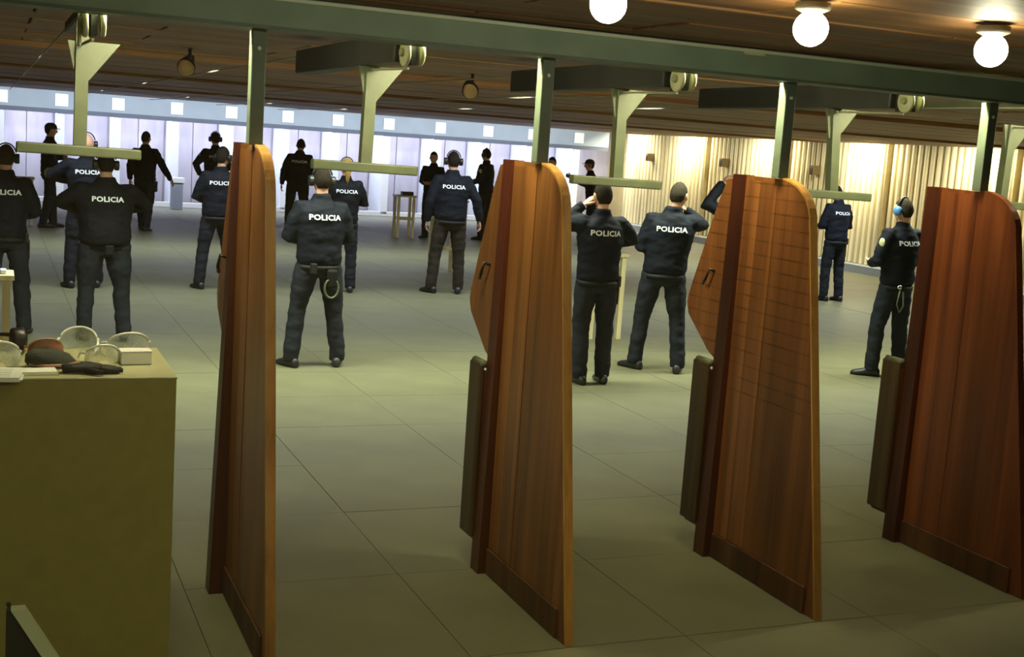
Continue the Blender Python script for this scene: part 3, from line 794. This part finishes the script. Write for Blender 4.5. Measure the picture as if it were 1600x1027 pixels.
ARMS = {   # elbow, wrist (right arm, +x is the person's right), palm normal
    'front': ((0.265, 0.02, 1.14), (0.10, 0.25, 1.10), (-0.6, 0, 0.6)),
    'tight': ((0.235, -0.01, 1.14), (0.09, 0.22, 1.12), (-0.6, 0, 0.6)),
    'aim':   ((0.26, 0.16, 1.24), (0.05, 0.43, 1.37), (-1, 0, 0)),
    'down':  ((0.265, -0.03, 1.14), (0.285, 0.02, 0.89), (-1, 0, 0)),
    'away':  ((0.31, -0.04, 1.16), (0.37, 0.0, 0.92), (-1, 0, 0)),
    'hip':   ((0.36, -0.06, 1.18), (0.24, 0.09, 1.01), (-0.6, 0, 0.6)),
    'fold':  ((0.275, 0.05, 1.18), (-0.03, 0.21, 1.19), (0, -1, 0)),
    'face':  ((0.31, 0.19, 1.36), (0.13, 0.15, 1.50), (-1, 0, 0)),
    'ear':   ((0.34, 0.10, 1.38), (0.15, 0.07, 1.55), (-1, 0, 0)),
    'wide':  ((0.36, 0.10, 1.27), (0.16, 0.26, 1.20), (-0.6, 0, 0.6)),
    'up':    ((0.455, 0.05, 1.47), (0.255, 0.10, 1.69), (-1, 0, 0)),
    'swing': ((0.33, 0.02, 1.14), (0.42, 0.14, 0.93), (-1, 0, 0)),
}
EYE_ME = None
TEXT_ME = None
def text_mesh():
    cu = bpy.data.curves.new('lettering', 'FONT'); cu.body = 'POLICIA'; cu.size = 0.075; cu.align_x = 'CENTER'; cu.align_y = 'CENTER'
    cu.offset = 0.0022; cu.resolution_u = 2; cu.space_character = 1.05
    o = bpy.data.objects.new('t', cu); COL.objects.link(o)
    dg = bpy.context.evaluated_depsgraph_get()
    me = bpy.data.meshes.new_from_object(o.evaluated_get(dg))
    bpy.data.objects.remove(o)
    return me
LETTERS = []
def person(label, x, y, h, face=0, left='front', right='front', feet=((-0.12, 0.0, 10), (0.12, 0.0, 10)), wide=1.0, lean=(0, 0), head=(0, 0, 0), hair='hair',
           muffs=None, cap=False, jacket='navy', trousers='trouser', letters=True, tail=False, gear='holster', bald=False, sleeve=False, near=True, bulge=0.0):
    s = h / 1.75
    root = thing('person', label, 'person', (x, y, 0), math.radians(face), 'people on the range')
    lx, ly = lean
    def L(p):                                            # lean grows with height above the hips
        k = max(0.0, p[2] - 0.90) / 0.75
        return Vector((p[0] + lx * k, p[1] + ly * k, p[2])) * s
    def mirror(p, sd): return (p[0] * sd, p[1], p[2])
    W = wide
    # --- legs
    hips = {-1: Vector((-0.092 * W, 0, 0.90)), 1: Vector((0.092 * W, 0, 0.90))}
    legs = {}
    for sd, (fx, fy, toe) in ((-1, feet[0]), (1, feet[1])):
        ank = Vector((fx, fy - 0.02, 0.085)); hp = hips[sd]
        kn = (hp + ank) / 2 + Vector((0.012 * sd, 0.025, 0.01))
        legs[sd] = (hp, kn, ank, toe)
    arms = {}
    for sd, a in ((-1, left), (1, right)):
        e, w, nn = ARMS[a] if isinstance(a, str) else a
        sh = Vector((0.172 * W * sd, 0.0, 1.400))
        arms[sd] = (sh, Vector(mirror(e, sd)) + Vector((0.02 * (W - 1) * 5 * sd, 0, 0)), Vector(mirror(w, sd)), Vector(mirror(nn, sd)))
    hx, hy, hr = head
    H4 = Matrix.Translation(L(HC + Vector((hx, hy, -0.4 * abs(hy))))) @ Matrix.Rotation(math.radians(hr), 4, 'Z') @ Matrix.Rotation(math.radians(-hy * 400), 4, 'X') @ Matrix.Scale(s, 4)
    # --- body: one continuous figure under the clothes
    b = bmesh.new()
    loft(b, [[L(p) for p in ell((0, 0, z), rx * W, ry)] for z, rx, ry in ((0.84, 0.10, 0.09), (0.93, 0.145, 0.095), (1.08, 0.135, 0.09), (1.28, 0.16, 0.10), (1.40, 0.15, 0.085), (1.47, 0.07, 0.06))])
    nb = L((0, -0.005, 1.42)); nt_ = H4 @ Vector((0, -0.015, -0.05))
    tube(b, [nb, (nb + nt_) / 2, nt_], [0.062 * s, 0.056 * s, 0.054 * s], 12)
    for sd in (-1, 1):
        hp, kn, ank, toe = legs[sd]
        tube(b, [L(hp), kn * s, ank * s], [0.075 * s, 0.052 * s, 0.038 * s], 10)
        sh, e, w, nn = arms[sd]
        tube(b, [L(sh), L(e), L(w)], [0.05 * s, 0.038 * s, 0.027 * s], 10)
    ex = bmesh.new()
    head_mesh(ex, H4)
    for sd in (-1, 1):
        sh, e, w, nn = arms[sd]
        hand(ex, L(w), (L(w) - L(e)), nn, sd, 0.5)
    exm = bpy.data.meshes.new('x'); bmesh.ops.recalc_face_normals(ex, faces=ex.faces); ex.to_mesh(exm); ex.free()
    fuse('body', b, 0.017 * s, 3, 'skin', root, 0, exm)
    # --- jacket
    b = bmesh.new()
    bl = bulge
    prof = ((0.905, 0.172, 0.122 + bl), (0.925, 0.186, 0.134 + bl), (0.97, 0.192, 0.140 + bl), (1.06, 0.186, 0.136 + bl), (1.18, 0.196, 0.138), (1.30, 0.212, 0.140), (1.38, 0.198, 0.125), (1.43, 0.145, 0.102), (1.475, 0.084, 0.080), (1.515, 0.072, 0.070), (1.53, 0.070, 0.069))
    loft(b, [[L((p.x, p.y, p.z)) for p in ell((0, -0.006, z), rx * W, ry * (0.5 + 0.5 * W), 24)] for z, rx, ry in prof])
    for sd in (-1, 1):
        sh, e, w, nn = arms[sd]
        S, E_, W_ = L(sh), L(e), L(w)
        m1 = S.lerp(E_, 0.5); m2 = E_.lerp(W_, 0.5)
        end = W_ + (W_ - E_).normalized() * 0.005
        tube(b, [S.lerp(L((0, 0, 1.40)), 0.3), S, m1, E_, m2, W_.lerp(E_, 0.08), end], [0.066 * s, 0.078 * s, 0.073 * s, 0.066 * s, 0.058 * s, 0.047 * s, 0.040 * s], 14)
    jk = fuse('jacket', b, 0.0145 * s, 3, jacket, root, 0.010, None, int(x * 100))
    # --- trousers
    b = bmesh.new()
    loft(b, [[Vector(p) * s for p in ell((0, 0.0, z), rx * W, ry, 20)] for z, rx, ry in ((0.80, 0.125, 0.115), (0.86, 0.172, 0.136), (0.93, 0.176, 0.130), (0.99, 0.165, 0.118))])
    for sd in (-1, 1):
        hp, kn, ank, toe = legs[sd]
        p = [hp + Vector((0, 0, 0.0)), hp.lerp(kn, 0.5), kn, kn.lerp(ank, 0.5), ank + Vector((0, 0, 0.03)), ank + Vector((0, 0, -0.035))]
        tube(b, [q * s for q in p], [0.098 * s * W, 0.094 * s * W, 0.078 * s, 0.074 * s, 0.070 * s, 0.068 * s], 14)
    fuse('trousers', b, 0.0145 * s, 3, trousers, root, 0.009, None, int(x * 77) + 5)
    # --- shoes
    for sd in (-1, 1):
        hp, kn, ank, toe = legs[sd]
        b = bmesh.new()
        rings = []
        for yy_, w_, z_ in ((-0.085, 0.026, 0.05), (-0.075, 0.036, 0.075), (-0.03, 0.040, 0.095), (0.03, 0.043, 0.088), (0.09, 0.048, 0.062), (0.15, 0.046, 0.05), (0.185, 0.030, 0.036), (0.195, 0.012, 0.022)):
            rr = []
            for k in range(12):
                a = 2 * PI * k / 12
                rr.append(Vector((w_ * math.cos(a), yy_, max(0.0, z_ / 2 + z_ / 2 * 1.15 * math.sin(a)))))
            rings.append(rr)
        loft(b, rings)
        b.transform(Matrix.Translation((ank.x * s, ank.y * s, 0.0)) @ Matrix.Rotation(math.radians(-toe * sd), 4, 'Z') @ Matrix.Scale(s, 4))
        obj('shoe', b, 'boot', root, True)
    # --- hair, headgear
    if not bald:
        obj('hair', hair_bm(H4), hair, root, True)
    global EYE_ME
    if EYE_ME is None:
        be = bmesh.new(); ball(be, (0, 0, 0), 0.010, 0.008, 0.007, 10, 6)
        EYE_ME = bpy.data.meshes.new('eye'); bmesh.ops.recalc_face_normals(be, faces=be.faces); be.to_mesh(EYE_ME); be.free(); EYE_ME.materials.append(M['eye'])
    for sx in (-1, 1):
        e_ = bpy.data.objects.new('eye', EYE_ME); COL.objects.link(e_); e_.parent = root
        e_.matrix_local = H4 @ Matrix.Translation((sx * 0.029, 0.083, 0.008))
    if tail:
        b = bmesh.new()
        tube(b, [H4 @ Vector(p) for p in ((0, -0.085, 0.05), (0, -0.125, 0.04), (0, -0.135, -0.02), (0.0, -0.125, -0.10), (0.0, -0.115, -0.17), (0.0, -0.115, -0.205))], [0.02 * s, 0.032 * s, 0.038 * s, 0.034 * s, 0.02 * s, 0.005], 10)
        obj('ponytail', b, hair, root, True)
    if cap:
        b = bmesh.new()
        rings = []
        for z, k in ((0.030, 1.0), (0.045, 1.0), (0.080, 0.93), (0.110, 0.72), (0.128, 0.38)):
            rings.append([H4 @ Vector((0.084 * k * math.sin(2 * PI * i / 20), 0.104 * k * math.cos(2 * PI * i / 20) - 0.004, z)) for i in range(20)])
        loft(b, rings)
        c_ = obj('cap', b, 'cap', root, True)
        b = bmesh.new()
        up = []; dn = []
        for i in range(9):
            a = (-1 + i / 4) * 1.0
            for lst, r_, z in ((up, 0.10, 0.043), (dn, 0.10, 0.036)):
                pass
        ra = [b.verts.new(H4 @ Vector((0.080 * math.sin(a), 0.085 * math.cos(a) + 0.01, 0.042))) for a in [(-1 + i / 4) * 1.1 for i in range(9)]]
        rb = [b.verts.new(H4 @ Vector((0.078 * math.sin(a), 0.085 * math.cos(a) + 0.075 * math.cos(a * 0.9), 0.030))) for a in [(-1 + i / 4) * 1.1 for i in range(9)]]
        rc = [b.verts.new(v.co - Vector((0, 0, 0.006))) for v in rb]; rd = [b.verts.new(v.co - Vector((0, 0, 0.006))) for v in ra]
        for i in range(8):
            b.faces.new((ra[i], ra[i + 1], rb[i + 1], rb[i])); b.faces.new((rb[i], rb[i + 1], rc[i + 1], rc[i])); b.faces.new((rc[i], rc[i + 1], rd[i + 1], rd[i]))
        obj('peak', b, 'cap', c_, True)
    if muffs:
        b = bmesh.new()
        tube(b, [H4 @ Vector((0.090 * math.sin(a), -0.005, 0.030 + 0.108 * math.cos(a))) for a in [(-1 + 2 * i / 12) * 1.35 for i in range(13)]], 0.0075 * s, 6)
        mu = obj('ear_muffs', b, 'muff' if muffs != 'muff_blue' else 'muff', root, True)
        for sx in (-1, 1):
            b = bmesh.new(); disc(b, (0, 0, 0), (1, 0, 0), 0.040, 0.040, 16)
            b.transform(H4 @ Matrix.Translation((sx * 0.096, -0.005, 0.0)) @ Matrix.Scale(1.15, 4, Vector((0, 0, 1))))
            obj('ear_cup', b, muffs, mu, True)
    # --- belt and kit
    b = bmesh.new()
    o_ = [ell((0, -0.003, z), 0.186 * W, 0.140, 28) for z in (0.862, 0.905)]
    i_ = [ell((0, -0.003, z), 0.176 * W, 0.130, 28) for z in (0.905, 0.862)]
    vr = [[b.verts.new(Vector(p) * s) for p in rr] for rr in o_ + i_]
    for k in range(4): ring_faces(b, vr[k], vr[(k + 1) % 4])
    belt = obj('belt', b, 'leather', root, True)
    if gear:
        if 'holster' in gear:
            b = box(0.168 * W, 0.212 * W, -0.02, 0.06, 0.70, 0.89, 0.012); b.transform(Matrix.Scale(s, 4)); obj('holster', b, 'leather', belt)
            b = box(0.176 * W, 0.206 * W, -0.06, 0.0, 0.86, 0.955, 0.008); b.transform(Matrix.Scale(s, 4)); obj('pistol_grip', b, 'black_plastic', belt)
        if 'pouch' in gear:
            b = box(-0.02, 0.06, -0.178, -0.13, 0.82, 0.91, 0.012); b.transform(Matrix.Scale(s, 4)); obj('pouch', b, 'leather', belt)
        if 'cuffs' in gear:
            b = bmesh.new(); tube(b, [((0.075 + 0.062 * math.sin(a)) * s, -0.165 * s, (0.80 - 0.085 + 0.085 * math.cos(a)) * s) for a in [2 * PI * k / 16 for k in range(17)]], 0.010 * s, 6)
            obj('hanging_loop', b, 'carrier', belt, True)
            b = box(0.03, 0.13, -0.175, -0.135, 0.72, 0.88, 0.02); b.transform(Matrix.Scale(s, 4)); obj('pouch', b, 'leather', belt)
        if 'radio' in gear:
            b = box(-0.12, -0.06, -0.175, -0.135, 0.84, 0.93, 0.01); b.transform(Matrix.Scale(s, 4)); obj('radio', b, 'black_plastic', belt)
        if 'shine' in gear:
            b = bmesh.new(); ball(b, (-0.11 * s, -0.15 * s, 0.905 * s), 0.03 * s, 0.014 * s, 0.022 * s, 12, 8); obj('handcuff_case', b, 'cuff_metal', belt, True)
            b = bmesh.new(); tube(b, [(-0.11 * s, -0.158 * s, 0.88 * s), (-0.135 * s, -0.16 * s, 0.74 * s), (-0.09 * s, -0.16 * s, 0.66 * s), (-0.04 * s, -0.158 * s, 0.72 * s), (-0.06 * s, -0.155 * s, 0.86 * s)], 0.008 * s, 6); obj('key_cord', b, 'carrier', belt, True)
        if 'bag' in gear:
            b = bmesh.new(); ball(b, (0.16 * s, -0.02 * s, 0.93 * s), 0.08 * s, 0.11 * s, 0.10 * s, 14, 10); obj('waist_bag', b, 'badge', belt, True)
    if sleeve:
        for sd in ((-1,) if sleeve != 'both' else (-1, 1)):
            sh, e, w, nn = arms[sd]
            c_ = L(sh).lerp(L(e), 0.30)
            b = bmesh.new(); ball(b, tuple(c_ + Vector((sd * 0.070 * s, -0.02 * s, 0))), 0.014 * s, 0.038 * s, 0.045 * s, 12, 8); obj('sleeve_badge', b, 'badge', root, True)
    if letters: LETTERS.append((jk, root, s, lx))
    return root

ST = ((-0.13, 0.0, 12), (0.13, 0.0, 12))
# near row
person('person with ear muffs in navy police jacket at the left edge', 0.13, 12.05, 1.70, -4, 'front', 'front', ((-0.14, 0, 10), (0.17, -0.02, 14)), hair='hair_grey', muffs='muff', gear='holster')
person('stocky person in black police jacket standing behind the cabinet', 0.955, 11.7, 1.70, 4, 'wide', 'wide', ((-0.17, 0.02, 10), (0.18, -0.02, 10)), 1.24, (0.0, 0.0), jacket='navy2', muffs='muff', gear='pouch', bulge=0.03, hair='hair')
person('person with legs wide apart in police jacket, hanging belt loop, right of first partition', 2.60, 10.4, 1.71, 3, 'front', 'front', ((-0.22, 0.0, 22), (0.20, 0.0, 22)), 1.08, gear='cuffs radio', muffs='muff', hair='hair')
person('person in navy police jacket close to the right side of second partition', 4.84, 9.55, 1.74, -3, 'ear', 'wide', ((-0.115, -0.02, 8), (0.12, 0.02, 8)), 1.02, hair='hair', gear='holster', muffs=None)
person('person with right hand raised to the face, turned right, police jacket', 5.80, 10.08, 1.77, -24, 'tight', 'face', ((-0.20, 0.05, 45), (0.19, -0.04, 10)), 1.08, (0.05, 0.0), (0.03, 0.01, -25), hair='hair_grey', trousers='trouser', gear='')
person('person with raised arm mostly hidden behind the third partition', 7.20, 10.9, 1.83, 0, 'up', 'aim', ST, 1.0, letters=True, gear='')
person('person with blue ear muffs left of the rightmost partition', 8.19, 9.7, 1.75, 8, 'front', 'front', ((-0.17, 0.06, 45), (0.13, -0.02, 5)), 1.0, (0.0, 0.0), (0, 0, 8), hair='hair_grey', muffs='muff_blue', gear='shine', sleeve=True)
# middle row
person('person with pale bald head behind the stocky person', 1.04, 15.4, 1.80, 5, 'wide', 'front', ((-0.17, 0.0, 15), (0.14, 0.05, 10)), 1.05, bald=True, muffs='muff', gear='')
person('person half hidden behind the first partition, police jacket', 2.58, 15.5, 1.73, 0, 'front', 'front', ((-0.20, 0.0, 20), (0.16, 0.04, 10)), 1.03, (0.03, 0), (0.02, 0, -40), hair='hair', muffs='muff', gear='holster')
person('person with blond ponytail behind the wide-legged person', 4.17, 15.45, 1.70, -6, 'fold', 'fold', ((-0.10, 0, 8), (0.11, -0.02, 8)), 0.95, hair='blond', tail=True, muffs='muff', gear='', jacket='navy2')
person('tall person in dark brown trousers, arms hanging, left of second partition', 5.62, 15.5, 1.87, -8, 'down', 'away', ((-0.20, 0.0, 30), (0.15, 0.02, 12)), 1.06, trousers='trouser2', muffs='muff', gear='')
person('person with bowed head before the slatted wall, under the fourth hanger', 11.80, 15.43, 1.76, 6, 'front', 'front', ((-0.13, 0.02, 8), (0.13, -0.02, 8)), 1.0, (0.03, 0.06), (0, 0.05, 0), gear='holster')
# far row
person('person in dark peaked cap seen in profile at the far left', 0.98, 23.7, 1.84, -80, 'fold', 'hip', ((-0.08, 0.10, 5), (0.10, -0.10, 5)), 1.0, cap=True, letters=False, gear='bag')
person('person walking right in the far row, grey trousers', 2.62, 23.75, 1.80, -30, 'down', 'swing', ((-0.08, 0.12, 5), (0.10, -0.10, 5)), 1.05, jacket='navy2', letters=False, hair='hair')
person('person with left elbow out in the far row, above the first partition', 3.90, 23.9, 1.87, 10, 'hip', 'front', ST, 1.0, muffs='muff', sleeve=True)
person('person in the far row with holster, looking down, right of first partition', 5.62, 24.5, 1.86, -12, 'down', 'front', ((-0.14, 0.06, 10), (0.16, -0.02, 10)), 1.05, (0.04, 0.02), (0.0, 0.03, 0), hair='hair', gear='holster')
person('person facing the camera side beside the far cream stand', 8.36, 24.25, 1.77, 140, 'tight', 'tight', ((-0.10, 0.0, 15), (0.10, 0.03, 15)), 1.0, letters=False, hair='hair', gear='', sleeve='both')
person('person in the far row partly behind the left side of second partition', 9.60, 24.4, 1.90, 40, 'front', 'front', ST, 0.95, (0, 0.03), hair='hair', muffs='muff', letters=False, gear='', sleeve='both')
person('person whose head shows above the second partition', 11.0, 24.2, 1.82, 120, 'front', 'front', ST, 1.0, letters=False, hair='hair', gear='')
person('person with red ear muffs leaning left behind the third hanger', 12.0, 24.2, 1.82, 70, 'aim', 'aim', ST, 1.0, (0, 0.10), cap=True, muffs='muff_red', letters=False, gear='')

# fuse everything in one evaluation
bpy.context.view_layer.update()
dg = bpy.context.evaluated_depsgraph_get()
fused = [bpy.data.meshes.new_from_object(o.evaluated_get(dg)) for (o, *_r) in PENDING]
for (o, m, fold, extra, seed), me in zip(PENDING, fused):
    o.modifiers.clear()
    if fold:
        me.calc_loop_triangles() if False else None
        nrm = [v.normal.copy() for v in me.vertices]
        off = Vector((seed * 0.37, seed * 0.11, 0))
        for v, n in zip(me.vertices, nrm):
            p = v.co
            q = Vector((p.x * 7, p.y * 7, p.z * 15)) + off
            a = noise.noise(q) + 0.5 * noise.noise(q * 2.3)
            v.co = p + n * (fold * a)
    if extra is not None:
        bm = bmesh.new(); bm.from_mesh(me); bm.from_mesh(extra); bm.to_mesh(me); bm.free()
        bpy.data.meshes.remove(extra)
    for p in me.polygons: p.use_smooth = True; p.material_index = 0
    me.materials.clear(); me.materials.append(M[m])
    o.data = me
TEXT_ME = text_mesh()
for jk, root, s, lx in LETTERS:
    bvh = BVHTree.FromPolygons([v.co for v in jk.data.vertices], [p.vertices[:] for p in jk.data.polygons])
    me = TEXT_ME.copy()
    bm = bmesh.new(); bm.from_mesh(me)
    bmesh.ops.subdivide_edges(bm, edges=[e for e in bm.edges if e.calc_length() > 0.02], cuts=1)
    zc = 1.325 * s
    for v in bm.verts:
        x_, z_ = v.co.x * s * 0.98 + lx * 0.55 * s, zc + v.co.y * s * 0.85
        hit = bvh.ray_cast(Vector((x_, -1.0, z_)), Vector((0, 1, 0)))
        y_ = hit[0].y if hit[0] else -0.14 * s
        v.co = Vector((x_, y_ - 0.006, z_))
    bm.to_mesh(me); bm.free()
    o = bpy.data.objects.new('back_lettering', me)
    me.materials.clear(); me.materials.append(M['letter'])
    COL.objects.link(o); o.parent = jk
    o['label'] = 'white POLICIA lettering'
